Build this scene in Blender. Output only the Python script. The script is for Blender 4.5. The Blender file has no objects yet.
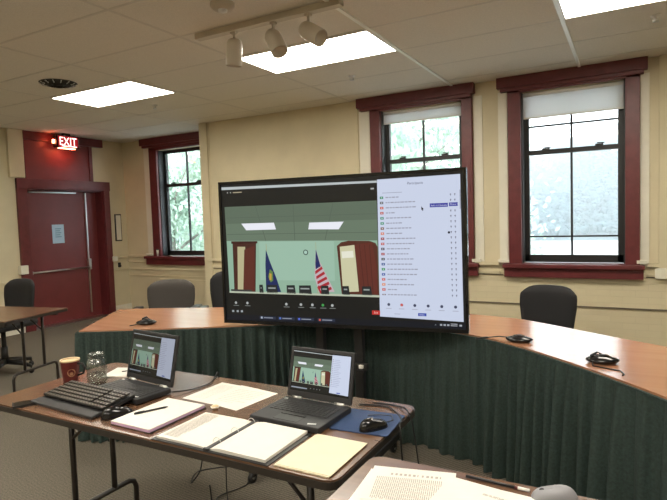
import bpy, bmesh, math, random
from mathutils import Vector, Matrix, Euler
random.seed(7)
S = bpy.context.scene; COL = S.collection
PI = math.pi

# ------------------------------------------------------------ camera, sky, sun, exposure
cd = bpy.data.cameras.new('camera'); cam = bpy.data.objects.new('camera', cd); COL.objects.link(cam)
yaw, pit, rol = math.radians(-28.81), math.radians(-3.43), math.radians(-1.86)
f = Vector((math.sin(yaw)*math.cos(pit), math.cos(yaw)*math.cos(pit), math.sin(pit)))
r0 = Vector((math.cos(yaw), -math.sin(yaw), 0)); u0 = r0.cross(f)
r = math.cos(rol)*r0 + math.sin(rol)*u0; u = -math.sin(rol)*r0 + math.cos(rol)*u0
cam.matrix_world = Matrix(((r.x, u.x, -f.x, 0), (r.y, u.y, -f.y, 0), (r.z, u.z, -f.z, 1.452), (0, 0, 0, 1)))
cd.sensor_width = 36; cd.lens = 36*542.5/667; cd.clip_start = .02; cd.clip_end = 1000
S.camera = cam
w = bpy.data.worlds.new('overcast_sky'); S.world = w; w.use_nodes = True
w.node_tree.nodes['Background'].inputs[0].default_value = (.80, .92, 1, 1)
w.node_tree.nodes['Background'].inputs[1].default_value = 4.0
sd = bpy.data.lights.new('sun', 'SUN'); sun = bpy.data.objects.new('sun', sd); COL.objects.link(sun)
sd.energy = 3; sd.angle = .05; sd.color = (1, .95, .85); sun.rotation_euler = (math.radians(50), 0, math.radians(-25))
sun.location = (0, -10, 30)
S.view_settings.view_transform = 'Standard'; S.view_settings.look = 'None'
S.view_settings.exposure = .8; S.view_settings.gamma = 1
TROFFER = 13.2

# ------------------------------------------------------------ materials
def mat(name, col, rough=.6, metal=0, noise=0, nscale=8, bump=0, bscale=60, spec=.5, emit=None, stretch=None, col2=None, coat=0):
    m = bpy.data.materials.new(name); m.use_nodes = True; nt = m.node_tree; b = nt.nodes['Principled BSDF']
    b.inputs['Base Color'].default_value = (*col, 1); b.inputs['Roughness'].default_value = rough
    b.inputs['Metallic'].default_value = metal; b.inputs['Specular IOR Level'].default_value = spec
    if coat: b.inputs['Coat Weight'].default_value = coat; b.inputs['Coat Roughness'].default_value = .12
    tc = nt.nodes.new('ShaderNodeTexCoord')
    def vec(sc):
        mp = nt.nodes.new('ShaderNodeMapping'); nt.links.new(tc.outputs['Object'], mp.inputs[0])
        mp.inputs['Scale'].default_value = tuple(sc*k for k in (stretch or (1, 1, 1))); return mp.outputs[0]
    if noise or col2:
        n = nt.nodes.new('ShaderNodeTexNoise'); n.inputs['Scale'].default_value = 1; n.inputs['Detail'].default_value = 6
        nt.links.new(vec(nscale), n.inputs['Vector'])
        rp = nt.nodes.new('ShaderNodeValToRGB'); c2 = col2 or tuple(max(0, c*(1-noise)) for c in col)
        rp.color_ramp.elements[0].position = .35; rp.color_ramp.elements[1].position = .65
        rp.color_ramp.elements[0].color = (*c2, 1)
        rp.color_ramp.elements[1].color = (*(col if col2 else tuple(min(1, c*(1+noise*.6)) for c in col)), 1)
        nt.links.new(n.outputs[0], rp.inputs[0]); nt.links.new(rp.outputs[0], b.inputs['Base Color'])
    if bump:
        n2 = nt.nodes.new('ShaderNodeTexNoise'); n2.inputs['Detail'].default_value = 4; n2.inputs['Scale'].default_value = 1
        nt.links.new(vec(bscale), n2.inputs['Vector'])
        bp = nt.nodes.new('ShaderNodeBump'); bp.inputs['Strength'].default_value = bump; bp.inputs['Distance'].default_value = .01
        nt.links.new(n2.outputs[0], bp.inputs['Height']); nt.links.new(bp.outputs[0], b.inputs['Normal'])
    if emit is not None:
        b.inputs['Emission Color'].default_value = (*col, 1); b.inputs['Emission Strength'].default_value = emit
    return m
def lit(name, col, e=1.0):
    m = bpy.data.materials.new(name); m.use_nodes = True; b = m.node_tree.nodes['Principled BSDF']
    b.inputs['Base Color'].default_value = (.01, .01, .01, 1); b.inputs['Roughness'].default_value = .25
    b.inputs['Specular IOR Level'].default_value = .25
    b.inputs['Emission Color'].default_value = (*col, 1); b.inputs['Emission Strength'].default_value = e; return m
def srgb(r_, g_, b_):
    return tuple((c/255/12.92) if c <= 10 else ((c/255+.055)/1.055)**2.4 for c in (r_, g_, b_))

M = {}
M['wall'] = mat('cream wall paint', (.62, .55, .375), .7, noise=.05, nscale=3, bump=.15, bscale=40)
M['wallpale'] = mat('pale trim paint', (.72, .69, .58), .55, noise=.04, nscale=5)
M['ceil'] = mat('ceiling tile', (.74, .70, .60), .9, noise=.07, nscale=150, bump=.3, bscale=220)
M['grid'] = mat('ceiling grid metal', (.62, .58, .49), .5)
M['gridw'] = mat('white grid metal', (.88, .90, .84), .35)
M['trim'] = mat('dark red trim paint', (.125, .022, .024), .38, noise=.15, nscale=12)
M['door'] = mat('red door paint', (.16, .030, .030), .42, noise=.08, nscale=6)
M['black'] = mat('black plastic', (.012, .012, .013), .4)
M['blacksash'] = mat('black sash paint', (.012, .013, .014), .45)
M['blackgloss'] = mat('black gloss plastic', (.008, .008, .009), .15)
M['darkgrey'] = mat('dark grey plastic', (.03, .03, .032), .5)
M['laptop'] = mat('black laptop shell', (.016, .016, .018), .5)
M['chairblack'] = mat('black chair fabric', (.014, .014, .016), .85, bump=.3, bscale=300)
M['chairgrey'] = mat('brown grey chair fabric', (.062, .055, .050), .9, bump=.3, bscale=300)
M['metal'] = mat('silver metal', (.6, .6, .58), .3, metal=1)
M['bronze'] = mat('brown enamelled steel', (.03, .024, .02), .35)
M['white'] = mat('white plastic', (.75, .74, .70), .4)
M['cream'] = mat('cream enamel', (.52, .46, .36), .4)
M['paper'] = mat('white paper', (.70, .67, .62), .8, noise=.02, nscale=20)
M['manila'] = mat('manila paper', (.70, .63, .47), .7, noise=.03, nscale=20)
M['ink'] = mat('grey print', (.36, .34, .31), .8)
M['inkp'] = mat('grey print block', (.48, .45, .38), .8, noise=.4, nscale=260)
M['pink'] = mat('lilac paper edge', (.60, .40, .58), .8)
M['blue'] = mat('blue mouse pad', (.024, .052, .135), .75, bump=.2, bscale=400)
M['cup'] = mat('maroon paper cup', (.11, .012, .010), .45)
M['cupband'] = mat('printed cup emblem', (.42, .22, .12), .5)
M['coffee'] = mat('cream cup rim and lid', (.62, .48, .28), .5)
M['vent'] = mat('dark vent metal', (.02, .021, .018), .6)
M['seat'] = mat('grey mouse', (.25, .25, .27), .5)
M['orange'] = mat('wood laminate edge', (.16, .07, .035), .45)

def wood(name, a, b_, rough, along, spec=.5, sc=3, coat=0):
    st = (1, 14, 14) if along == 'x' else (14, 1, 14)
    m = mat(name, a, rough, col2=b_, nscale=sc, stretch=st, spec=spec, coat=coat); return m
M['walnut'] = wood('walnut laminate', (.150, .078, .044), (.108, .056, .032), .25, 'x', .9, 2.5)
M['cherry'] = wood('cherry laminate', (.42, .205, .115), (.38, .178, .096), .22, 'x', 1.0, 1.2)

def carpet():
    m = bpy.data.materials.new('ribbed carpet'); m.use_nodes = True; nt = m.node_tree; b = nt.nodes['Principled BSDF']
    b.inputs['Roughness'].default_value = .95; b.inputs['Specular IOR Level'].default_value = .1
    tc = nt.nodes.new('ShaderNodeTexCoord'); mp = nt.nodes.new('ShaderNodeMapping')
    mp.inputs['Rotation'].default_value = (0, 0, math.radians(-58)); nt.links.new(tc.outputs['Object'], mp.inputs[0])
    wv = nt.nodes.new('ShaderNodeTexWave'); wv.inputs['Scale'].default_value = 17; wv.inputs['Distortion'].default_value = .5
    wv.inputs['Detail'].default_value = 2; wv.inputs['Detail Scale'].default_value = 3
    wv.bands_direction = 'Y'; nt.links.new(mp.outputs[0], wv.inputs['Vector'])
    n = nt.nodes.new('ShaderNodeTexNoise'); n.inputs['Scale'].default_value = 130; n.inputs['Detail'].default_value = 5
    nt.links.new(tc.outputs['Object'], n.inputs['Vector'])
    mx = nt.nodes.new('ShaderNodeMix'); mx.data_type = 'FLOAT'; mx.inputs[0].default_value = .75
    nt.links.new(wv.outputs['Fac'], mx.inputs[2]); nt.links.new(n.outputs[0], mx.inputs[3])
    rp = nt.nodes.new('ShaderNodeValToRGB'); rp.color_ramp.elements[0].color = (.055, .048, .038, 1); rp.color_ramp.elements[1].color = (.25, .222, .178, 1)
    rp.color_ramp.elements[0].position = .25; rp.color_ramp.elements[1].position = .8
    nt.links.new(mx.outputs[0], rp.inputs[0]); nt.links.new(rp.outputs[0], b.inputs['Base Color'])
    bp = nt.nodes.new('ShaderNodeBump'); bp.inputs['Strength'].default_value = .4; bp.inputs['Distance'].default_value = .004
    nt.links.new(mx.outputs[0], bp.inputs['Height']); nt.links.new(bp.outputs[0], b.inputs['Normal'])
    return m
M['carpet'] = carpet()
def brick():
    m = bpy.data.materials.new('painted brick wainscot'); m.use_nodes = True; nt = m.node_tree; b = nt.nodes['Principled BSDF']
    b.inputs['Roughness'].default_value = .55
    tc = nt.nodes.new('ShaderNodeTexCoord'); sp = nt.nodes.new('ShaderNodeSeparateXYZ'); cb = nt.nodes.new('ShaderNodeCombineXYZ')
    nt.links.new(tc.outputs['Object'], sp.inputs[0])
    ad = nt.nodes.new('ShaderNodeMath'); ad.operation = 'ADD'
    nt.links.new(sp.outputs['X'], ad.inputs[0]); nt.links.new(sp.outputs['Y'], ad.inputs[1])
    nt.links.new(ad.outputs[0], cb.inputs['X']); nt.links.new(sp.outputs['Z'], cb.inputs['Y'])
    bk = nt.nodes.new('ShaderNodeTexBrick'); bk.inputs['Scale'].default_value = 1
    bk.inputs['Brick Width'].default_value = .21; bk.inputs['Row Height'].default_value = .062; bk.inputs['Mortar Size'].default_value = .0006
    bk.inputs['Mortar Smooth'].default_value = .6
    bk.inputs['Color1'].default_value = (.65, .575, .39, 1); bk.inputs['Color2'].default_value = (.62, .545, .365, 1)
    bk.inputs['Mortar'].default_value = (.50, .44, .31, 1)
    nt.links.new(cb.outputs[0], bk.inputs['Vector']); nt.links.new(bk.outputs['Color'], b.inputs['Base Color'])
    bp = nt.nodes.new('ShaderNodeBump'); bp.invert = True; bp.inputs['Strength'].default_value = .55; bp.inputs['Distance'].default_value = .006
    nt.links.new(bk.outputs['Fac'], bp.inputs['Height']); nt.links.new(bp.outputs[0], b.inputs['Normal'])
    return m
M['brick'] = brick()
M['skirt'] = mat('dark green skirt cloth', (.027, .047, .041), .85, noise=.25, nscale=90, bump=.25, bscale=260)
def glass(name, tint, gl=.05, rg=.03):
    m = bpy.data.materials.new(name); m.use_nodes = True; nt = m.node_tree; nt.nodes.clear()
    o = nt.nodes.new('ShaderNodeOutputMaterial'); t = nt.nodes.new('ShaderNodeBsdfTransparent'); g = nt.nodes.new('ShaderNodeBsdfGlossy')
    t.inputs[0].default_value = (*tint, 1); g.inputs['Roughness'].default_value = rg
    mx = nt.nodes.new('ShaderNodeMixShader'); mx.inputs[0].default_value = gl
    nt.links.new(t.outputs[0], mx.inputs[1]); nt.links.new(g.outputs[0], mx.inputs[2]); nt.links.new(mx.outputs[0], o.inputs[0]); return m
M['pane'] = glass('window pane', (.96, .98, .98), .05)
M['jar'] = glass('jar glass', (.90, .93, .92), .11, .22)
def shade():
    m = bpy.data.materials.new('roller blind cloth'); m.use_nodes = True; nt = m.node_tree; nt.nodes.clear()
    o = nt.nodes.new('ShaderNodeOutputMaterial'); d = nt.nodes.new('ShaderNodeBsdfDiffuse'); t = nt.nodes.new('ShaderNodeBsdfTranslucent')
    d.inputs[0].default_value = (.8, .8, .78, 1); t.inputs[0].default_value = (.86, .88, .92, 1)
    mx = nt.nodes.new('ShaderNodeMixShader'); mx.inputs[0].default_value = .45
    nt.links.new(d.outputs[0], mx.inputs[1]); nt.links.new(t.outputs[0], mx.inputs[2])
    tp = nt.nodes.new('ShaderNodeBsdfTransparent'); m2 = nt.nodes.new('ShaderNodeMixShader'); m2.inputs[0].default_value = .09
    nt.links.new(mx.outputs[0], m2.inputs[1]); nt.links.new(tp.outputs[0], m2.inputs[2]); nt.links.new(m2.outputs[0], o.inputs[0]); return m
M['shade'] = shade()
M['lamp'] = lit('troffer diffuser', (1, .93, .80), TROFFER)
M['exitred'] = lit('exit letters', (1, .5, .45), 2.6)
M['exitface'] = lit('exit face', (.42, .01, .015), .5)
M['exitglow'] = lit('added exit glow', (1, .16, .07), 26)

# ------------------------------------------------------------ mesh helpers
class MB:
    def __init__(s): s.bm = bmesh.new(); s.mi = 0; s.sm = False
    def _fin(s, faces):
        for fc in faces: fc.material_index = s.mi; fc.smooth = s.sm
    def face(s, pts):
        fc = s.bm.faces.new([s.bm.verts.new(p) for p in pts]); s._fin([fc]); return s
    def box(s, lo, hi, rot=None, bev=0, piv=None):
        lo = Vector(lo); hi = Vector(hi); c = (lo+hi)/2; d = hi-lo
        b2 = bmesh.new(); bmesh.ops.create_cube(b2, size=1)
        bmesh.ops.scale(b2, vec=d, verts=b2.verts)
        if bev: bmesh.ops.bevel(b2, geom=b2.edges[:], offset=bev, segments=2, affect='EDGES', profile=.6)
        bmesh.ops.translate(b2, vec=c, verts=b2.verts)
        if rot: bmesh.ops.rotate(b2, cent=piv or c, matrix=Euler(rot).to_matrix(), verts=b2.verts)
        return s.merge(b2)
    def merge(s, b2, mtx=None):
        mp = {}
        for v in b2.verts: mp[v] = s.bm.verts.new(mtx @ v.co if mtx else v.co)
        fs = []
        for fc in b2.faces:
            try: fs.append(s.bm.faces.new([mp[v] for v in fc.verts]))
            except ValueError: pass
        s._fin(fs); b2.free(); return s
    def tube(s, pts, rad, n=8, cap=True, closed=False):
        pts = [Vector(p) for p in pts]; rads = rad if isinstance(rad, (list, tuple)) else [rad]*len(pts)
        rings = []; prev = None
        for i, p in enumerate(pts):
            if closed: t = pts[(i+1) % len(pts)]-pts[i-1]
            else: t = pts[min(i+1, len(pts)-1)]-pts[max(i-1, 0)]
            t.normalize()
            if prev is None: a = Vector((0, 0, 1)) if abs(t.z) < .9 else Vector((1, 0, 0)); nx = t.cross(a).normalized()
            else: nx = (prev - t*prev.dot(t)).normalized()
            prev = nx; ny = t.cross(nx)
            rings.append([s.bm.verts.new(p+rads[i]*(math.cos(2*PI*k/n)*nx+math.sin(2*PI*k/n)*ny)) for k in range(n)])
        fs = []; L = len(rings)
        for i in range(L if closed else L-1):
            a, b_ = rings[i], rings[(i+1) % L]
            for k in range(n): fs.append(s.bm.faces.new((a[k], a[(k+1) % n], b_[(k+1) % n], b_[k])))
        if cap and not closed: fs.append(s.bm.faces.new(rings[0][::-1])); fs.append(s.bm.faces.new(rings[-1]))
        sm = s.sm; s._fin(fs)
        for fc in fs: fc.smooth = True
        return s
    def cyl(s, a, b_, rad, n=16, r2=None): return s.tube([a, b_], [rad, rad if r2 is None else r2], n)
    def lathe(s, prof, c=(0, 0, 0), n=24, mtx=None):
        c = Vector(c); rings = []
        for (rr, z) in prof:
            if rr < 1e-6: rings.append([s.bm.verts.new(tf(Vector((0, 0, z)), mtx)+c)])
            else: rings.append([s.bm.verts.new(tf(Vector((rr*math.cos(2*PI*k/n), rr*math.sin(2*PI*k/n), z)), mtx)+c) for k in range(n)])
        fs = []
        for a, b_ in zip(rings, rings[1:]):
            for k in range(n):
                q = [a[k % len(a)], a[(k+1) % len(a)], b_[(k+1) % len(b_)], b_[k % len(b_)]]
                q2 = []
                for v in q:
                    if v not in q2: q2.append(v)
                if len(q2) > 2: fs.append(s.bm.faces.new(q2))
        s._fin(fs)
        for fc in fs: fc.smooth = True
        return s
    def prism(s, pts, z0, z1):
        a = [s.bm.verts.new((p[0], p[1], z0)) for p in pts]; b_ = [s.bm.verts.new((p[0], p[1], z1)) for p in pts]
        fs = [s.bm.faces.new(a[::-1]), s.bm.faces.new(b_)]
        for i in range(len(pts)): j = (i+1) % len(pts); fs.append(s.bm.faces.new((a[i], a[j], b_[j], b_[i])))
        s._fin(fs); return s
    def grid(s, fn, nu, nv):
        vs = [[s.bm.verts.new(fn(i/nu, j/nv)) for j in range(nv+1)] for i in range(nu+1)]
        fs = [s.bm.faces.new((vs[i][j], vs[i+1][j], vs[i+1][j+1], vs[i][j+1])) for i in range(nu) for j in range(nv)]
        s._fin(fs); return s
    def ball(s, c, rx, ry, rz, sub=2, rot=None):
        b2 = bmesh.new(); bmesh.ops.create_icosphere(b2, subdivisions=sub, radius=1)
        bmesh.ops.scale(b2, vec=(rx, ry, rz), verts=b2.verts)
        if rot: bmesh.ops.rotate(b2, cent=(0, 0, 0), matrix=Euler(rot).to_matrix(), verts=b2.verts)
        bmesh.ops.translate(b2, vec=c, verts=b2.verts); sm = s.sm; s.sm = True; s.merge(b2); s.sm = sm; return s
def tf(v, m): return m @ v if m else v
def circ(cx, cy, r_, a0, a1, n): return [(cx+r_*math.cos(a0+(a1-a0)*i/n), cy+r_*math.sin(a0+(a1-a0)*i/n)) for i in range(n+1)]
def rrect(x0, y0, x1, y1, r_, n=5):
    return circ(x1-r_, y0+r_, r_, -PI/2, 0, n)+circ(x1-r_, y1-r_, r_, 0, PI/2, n)+circ(x0+r_, y1-r_, r_, PI/2, PI, n)+circ(x0+r_, y0+r_, r_, PI, 1.5*PI, n)
def obj(name, mb, mats, parent=None, recalc=True):
    if recalc: bmesh.ops.recalc_face_normals(mb.bm, faces=mb.bm.faces[:])
    me = bpy.data.meshes.new(name); mb.bm.to_mesh(me); mb.bm.free()
    for m in (mats if isinstance(mats, (list, tuple)) else [mats]): me.materials.append(M[m] if isinstance(m, str) else m)
    o = bpy.data.objects.new(name, me); COL.objects.link(o)
    if parent: o.parent = parent
    return o
def tag(o, label, cat, group=None, kind=None):
    o['label'] = label; o['category'] = cat
    if group: o['group'] = group
    if kind: o['kind'] = kind
    return o
def thing(name, label, cat, loc=(0, 0, 0), rz=0, group=None):
    o = bpy.data.objects.new(name, None); COL.objects.link(o); o.empty_display_size = .1
    o.location = loc; o.rotation_euler = (0, 0, rz); return tag(o, label, cat, group)
def struct(name, mb, m, parent=None):
    o = obj(name, mb, m, parent); o['kind'] = 'structure'; return o
def dup(root, loc, rz, label):
    def cp(o, par):
        c = o.copy(); COL.objects.link(c); c.parent = par
        for ch in o.children: cp(ch, c)
        return c
    c = cp(root, None); c.location = loc; c.rotation_euler = (0, 0, rz); c['label'] = label; return c
def text_mesh(txt, size):
    cu = bpy.data.curves.new('t', 'FONT'); cu.body = txt; cu.size = size; cu.align_x = 'LEFT'
    o = bpy.data.objects.new('t', cu); COL.objects.link(o)
    dg = bpy.context.evaluated_depsgraph_get(); me = bpy.data.meshes.new_from_object(o.evaluated_get(dg))
    b2 = bmesh.new(); b2.from_mesh(me); bpy.data.objects.remove(o); bpy.data.curves.remove(cu); bpy.data.meshes.remove(me); return b2

# ------------------------------------------------------------ room shell
H = 2.79; YW = 5.74; YR = 6.28; XL = -7.37; XJ = -5.18; XR = 3.2; YB = -4.2; T = .18
struct('floor', MB().box((XL-.6, YB-.3, -.1), (XR+.3, YR+.6, 0)), 'carpet')
struct('ceiling', MB().box((XL-.6, YB-.3, H), (XR+.3, YR+.6, H+.25)), 'ceil')
GX0, GY0 = -5.301, 2.387
mb = MB()
for i in range(-2, 8):
    x = GX0+1.219*i
    if XL < x < XR: mb.mi = 1 if i in (3, 4) else 0; mb.box((x-.013, YB, H-(.010 if i in (3, 4) else .0015)), (x+.013, YR if x < XJ else YW, H+.002))
mb.mi = 0
for j in range(-11, 7):
    y = GY0+.6096*j
    if YB < y < YR: mb.box((XL, y-.010, H-.0018), (XR if y < YW else XJ, y+.010, H+.002))
struct('trim_1', mb, ['grid', 'gridw'])
# windows: (x0, x1, wall y, bottom z, top z) of each opening
WIN = {'R': (-.968, -.048, YW, .93, 2.63), 'M': (-2.49, -1.56, YW, .93, 2.63), 'L': (-6.57, -5.60, YR, .93, 2.60)}
def wall_run(name, x0, x1, y, ops):
    m_ = MB(); ops = sorted(ops); x = x0
    m_.mi = 0
    for a, b_, zb, zt in ops:
        if a > x: m_.box((x, y, .92), (a, y+T, H))
        m_.box((a, y, zt), (b_, y+T, H)); x = b_
    m_.box((x, y, .92), (x1, y+T, H))
    m_.mi = 1; m_.box((x0, y, 0), (x1, y+T, .92))
    return struct(name, m_, ['wall', 'brick'])
wall_run('wall_front', XJ, XR, YW, [(WIN['R'][0], WIN['R'][1], .93, WIN['R'][4]), (WIN['M'][0], WIN['M'][1], .93, WIN['M'][4])])
m_ = MB(); a, b_, _, zb, zt = WIN['L']
m_.box((XL-.4, YR, .92), (a, YR+T, H)).box((a, YR, zt), (b_, YR+T, H)).box((b_, YR, .92), (XJ, YR+T, H))
m_.box((XL-.4, YR, 0), (XJ, YR+T, .92)); m_.box((XJ-.01, YW+.001, 0), (XJ+.4, YR+T, H))
struct('wall_recess', m_, 'wall')
DY0, DY1, DZ = 4.59, 5.845, 1.995
m_ = MB(); m_.box((XL-.4, YB, 0), (XL, DY0, H)).box((XL-.4, DY1, 0), (XL, YR, H)).box((XL-.4, DY0, DZ), (XL, DY1, H)).box((XL-.42, DY0-.1, 0), (XL-.25, DY1+.1, DZ+.1))
struct('wall_left', m_, 'wall')
struct('wall_right', MB().box((XR, YB, 0), (XR+.3, YW+T, H)), 'wall')
struct('wall_back', MB().box((XL-.4, YB-.3, 0), (XR+.3, YB, H)), 'wall')

# chair rail and wainscot mouldings of the window wall, split round the windows
m_ = MB()
def rail(x0, x1, y):
    m_.box((x0, y-.035, .905), (x1, y+.01, .94), bev=.004); m_.box((x0, y-.022, .815), (x1, y+.01, .84), bev=.003)
rail(XJ, -2.76, YW); rail(-1.42, -1.19, YW); rail(.13, XR, YW)
struct('trim_2', m_, 'wall')
m_ = MB(); m_.box((-5.05, YW-.012, .503), (XR, YW+.01, .516)); m_.box((-5.05, YW-.010, .803), (-1.16, YW+.01, .812)); m_.box((.12, YW-.010, .803), (XR, YW+.01, .812)); struct('trim_6', m_, mat('painted shadow line', (.16, .13, .09), .5))  # thin brown strips painted in as the shadow lines under the mouldings
m_ = MB(); rail(XL, -6.9, YR); m_.box((XL, YR-.02, .70), (XJ, YR+.01, .72)); m_.box((XL, YR-.016, .60), (XJ, YR+.01, .612))
m_.box((-6.65, YR-.03, .12), (-5.3, YR+.01, .56), bev=.006); m_.box((XL, DY1+.10, .905), (XL+.035, YR, .94)); m_.box((XL, DY1+.10, .70), (XL+.02, YR, .72))
m_.box((XL, YB, .70), (XL+.03, 4.42, .73)); m_.box((XL, YB, .60), (XL+.02, 4.42, .61))
struct('trim_3', m_, 'wall')
m_ = MB()   # pale boards either side of the windows with their small plinth blocks
for x0, x1, y in ((-2.76, -2.63, YW), (-1.44, -1.35, YW), (-1.19, -1.10, YW), (.075, .145, YW), (-6.88, -6.745, YR)):
    m_.box((x0, y-.012, .94), (x1, y+.01, 2.66), bev=.002)
for x0, x1, y in ((-1.47, -1.38, YW), (-1.20, -1.09, YW), (.045, .13, YW), (-2.79, -2.63, YW), (-6.9, -6.75, YR)):
    m_.box((x0, y-.05, .935), (x1, y+.01, .968), bev=.003)
m_.box((XL, 4.41, .81), (XL+.07, 4.52, .93), bev=.006); m_.box((XL, 5.93, .86), (XL+.07, 6.01, .94), bev=.006)
m_.box((.19, YW-.05, .80), (.42, YW+.01, .90), bev=.006)
struct('trim_4', m_, 'wallpale')
m_ = MB(); m_.box((.22, YW-.04, .90), (.60, YW+.01, H)); m_.box((XL, 4.36, 2.14), (XL+.05, 4.57, H)); m_.box((XJ, YW-.03, 0), (-5.05, YW+.01, H)); m_.box((-5.04, YW-.012, .94), (-5.025, YW+.01, H)); m_.box((-2.79, YW-.012, .94), (-2.775, YW+.01, H))
struct('trim_5', m_, 'wall')
m_ = MB(); m_.box((XJ, YW-.02, 0), (XR, YW+.01, .12)); struct('baseboard_front', m_, 'wallpale')
m_ = MB(); m_.box((XL, YB, 0), (XL+.02, 4.45, .13)); m_.box((XL, 5.95, 0), (XL+.02, YR, .13)); struct('baseboard_left', m_, 'wallpale')

def make_window(n, x0, x1, y, zb, zt, cr, cs, sill, rail_z, mx, bars, meet=2.05):
    root = bpy.data.objects.new(n, None); COL.objects.link(root); root['kind'] = 'structure'
    m = MB(); m.box((cs[0], y-.045, zb-.01), (x0, y+.005, zt+.03), bev=.004); m.box((x1, y-.045, zb-.01), (cs[1], y+.005, zt+.03), bev=.004)
    m.box((cs[0], y-.045, zt), (cs[1], y+.005, 2.68), bev=.004)
    struct('window_casing', m, 'trim', root)
    m = MB(); m.box((cr[0], y-.085, 2.685), (cr[1], y+.005, 2.79), bev=.004)
    m.box((cr[0]+.03, y-.065, 2.65), (cr[1]-.03, y+.005, 2.69), bev=.006); struct('window_crown', m, 'trim', root)
    m = MB(); m.box((sill[0], y-.10, .885), (sill[1], y+.14, .925), bev=.006); m.box((sill[0]+.01, y-.06, .79), (sill[1]-.01, y, .89), bev=.003); struct('window_sill', m, 'trim', root)
    m = MB(); m.box((x0, y, zb), (x0+.012, y+.16, zt)); m.box((x1-.012, y, zb), (x1, y+.16, zt)); struct('window_reveal', m, 'darkgrey', root)
    m = MB(); ys, ye = y+.10, y+.15
    m.box((x0+.012, ys, zb), (x0+.058, ye, zt)); m.box((x1-.062, ys, zb), (x1-.012, ye, zt)); m.box((x0, ys, zb), (x1, ye, zb+.075)); m.box((x0, ys, zt-.05), (x1, ye, zt))
    m.box((x0+.05, ys-.015, meet-.025), (x1-.05, ye, meet+.02)); m.box((mx-.010, ys+.01, zb), (mx+.010, ye-.01, zt))
    for b in bars: m.box((x0+.05, ys+.01, b-.008), (x1-.05, ye-.01, b+.008))
    for lx in (x0+.22, x1-.22): m.box((lx-.035, ys-.03, meet+.015), (lx+.035, ys+.01, meet+.035)); m.tube([(lx-.02, ys-.02, meet+.045), (lx+.045, ys-.02, meet+.04)], .006, 6)
    struct('window_sash', m, 'blacksash', root)
    m = MB(); m.box((x0+.06, ys+.022, zb+.05), (x1-.06, ys+.027, zt-.03)); struct('window_pane', m, 'pane', root)
    return root
W = WIN['R']; make_window('window_1', *W, (-1.19, .13), (-1.09, .07), (-1.15, .11), None, -.515, (2.30, 1.19), 2.04)
W = WIN['M']; make_window('window_2', *W, (-2.76, -1.42), (-2.61, -1.45), (-2.70, -1.40), None, -2.03, (), 2.07)
W = WIN['L']; make_window('window_3', *W, (-6.89, -5.40), (-6.73, -5.48), (-6.90, -5.42), None, -6.08, (), 2.045)
def blind(x0, x1, y, zt, zb, label):
    t = thing('roller_blind', label, 'window blind', ((x0+x1)/2, y+.05, zb)); hw = (x1-x0)/2-.013
    m = MB(); m.box((-hw, -.002, 0), (hw, .002, zt-zb)); obj('blind_cloth', m, 'shade', t)
    m = MB(); m.box((-hw, -.006, -.012), (hw, .006, .006), bev=.003); obj('bottom_bar', m, 'white', t)
    m = MB(); m.cyl((-hw, .0, zt-zb-.02), (hw, 0, zt-zb-.02), .018, 12); obj('blind_roller', m, 'white', t)
blind(-.968, -.048, YW, 2.63, 2.385, 'white roller blind pulled down over the top of the right-hand window')
blind(-2.49, -1.56, YW, 2.63, 2.50, 'short white roller blind at the top of the window behind the big display')

# door in the left wall
root = bpy.data.objects.new('door_1', None); COL.objects.link(root); root['kind'] = 'structure'
m = MB(); m.box((XL-.20, DY0, 0), (XL-.155, DY1, DZ)); leaf = struct('door_leaf', m, 'door', root)
m = MB(); m.box((XL-.02, 4.45, 0), (XL+.04, DY0+.005, 2.13), bev=.005); m.box((XL-.02, DY1-.005, 0), (XL+.04, 5.945, 2.13), bev=.005); m.box((XL-.02, 4.45, DZ-.005), (XL+.045, 5.955, 2.13), bev=.005)
m.box((XL-.16, DY0-.002, 0), (XL, DY0+.02, DZ)); m.box((XL-.16, DY1-.02, 0), (XL, DY1+.002, DZ)); m.box((XL-.16, DY0, DZ-.02), (XL, DY1, DZ+.002)); struct('door_frame', m, 'trim', root)
m = MB(); m.box((XL-.01, 4.60, 2.12), (XL+.015, 5.62, 2.68)); struct('transom_panel', m, 'door', root)
m = MB(); m.box((XL-.01, 5.61, 2.12), (XL+.03, 5.67, 2.70), bev=.003); m.box((XL-.01, 4.57, 2.665), (XL+.06, 5.85, 2.785), bev=.005); struct('transom_frame', m, 'trim', root)
m = MB(); m.box((XL-.20, DY0, 0), (XL+.03, DY1, .012)); struct('threshold', m, 'metal', root)
m = MB(); m.tube([(XL-.10, 4.66, .80), (XL-.10, 5.62, .80)], .013, 8); m.box((XL-.15, 4.63, .775), (XL-.08, 4.68, .825), bev=.005); m.box((XL-.15, 5.60, .76), (XL-.10, 5.65, .93), bev=.006); m.box((XL-.15, 5.615, .08), (XL-.128, 5.637, .76)); m.box((XL-.15, 5.615, .93), (XL-.128, 5.637, 1.96)); struct('panic_bar', m, 'metal', root)
m = MB(); m.box((XL-.15, 4.70, 1.945), (XL-.11, 5.45, 1.96)); struct('door_closer', m, 'metal', root)

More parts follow.
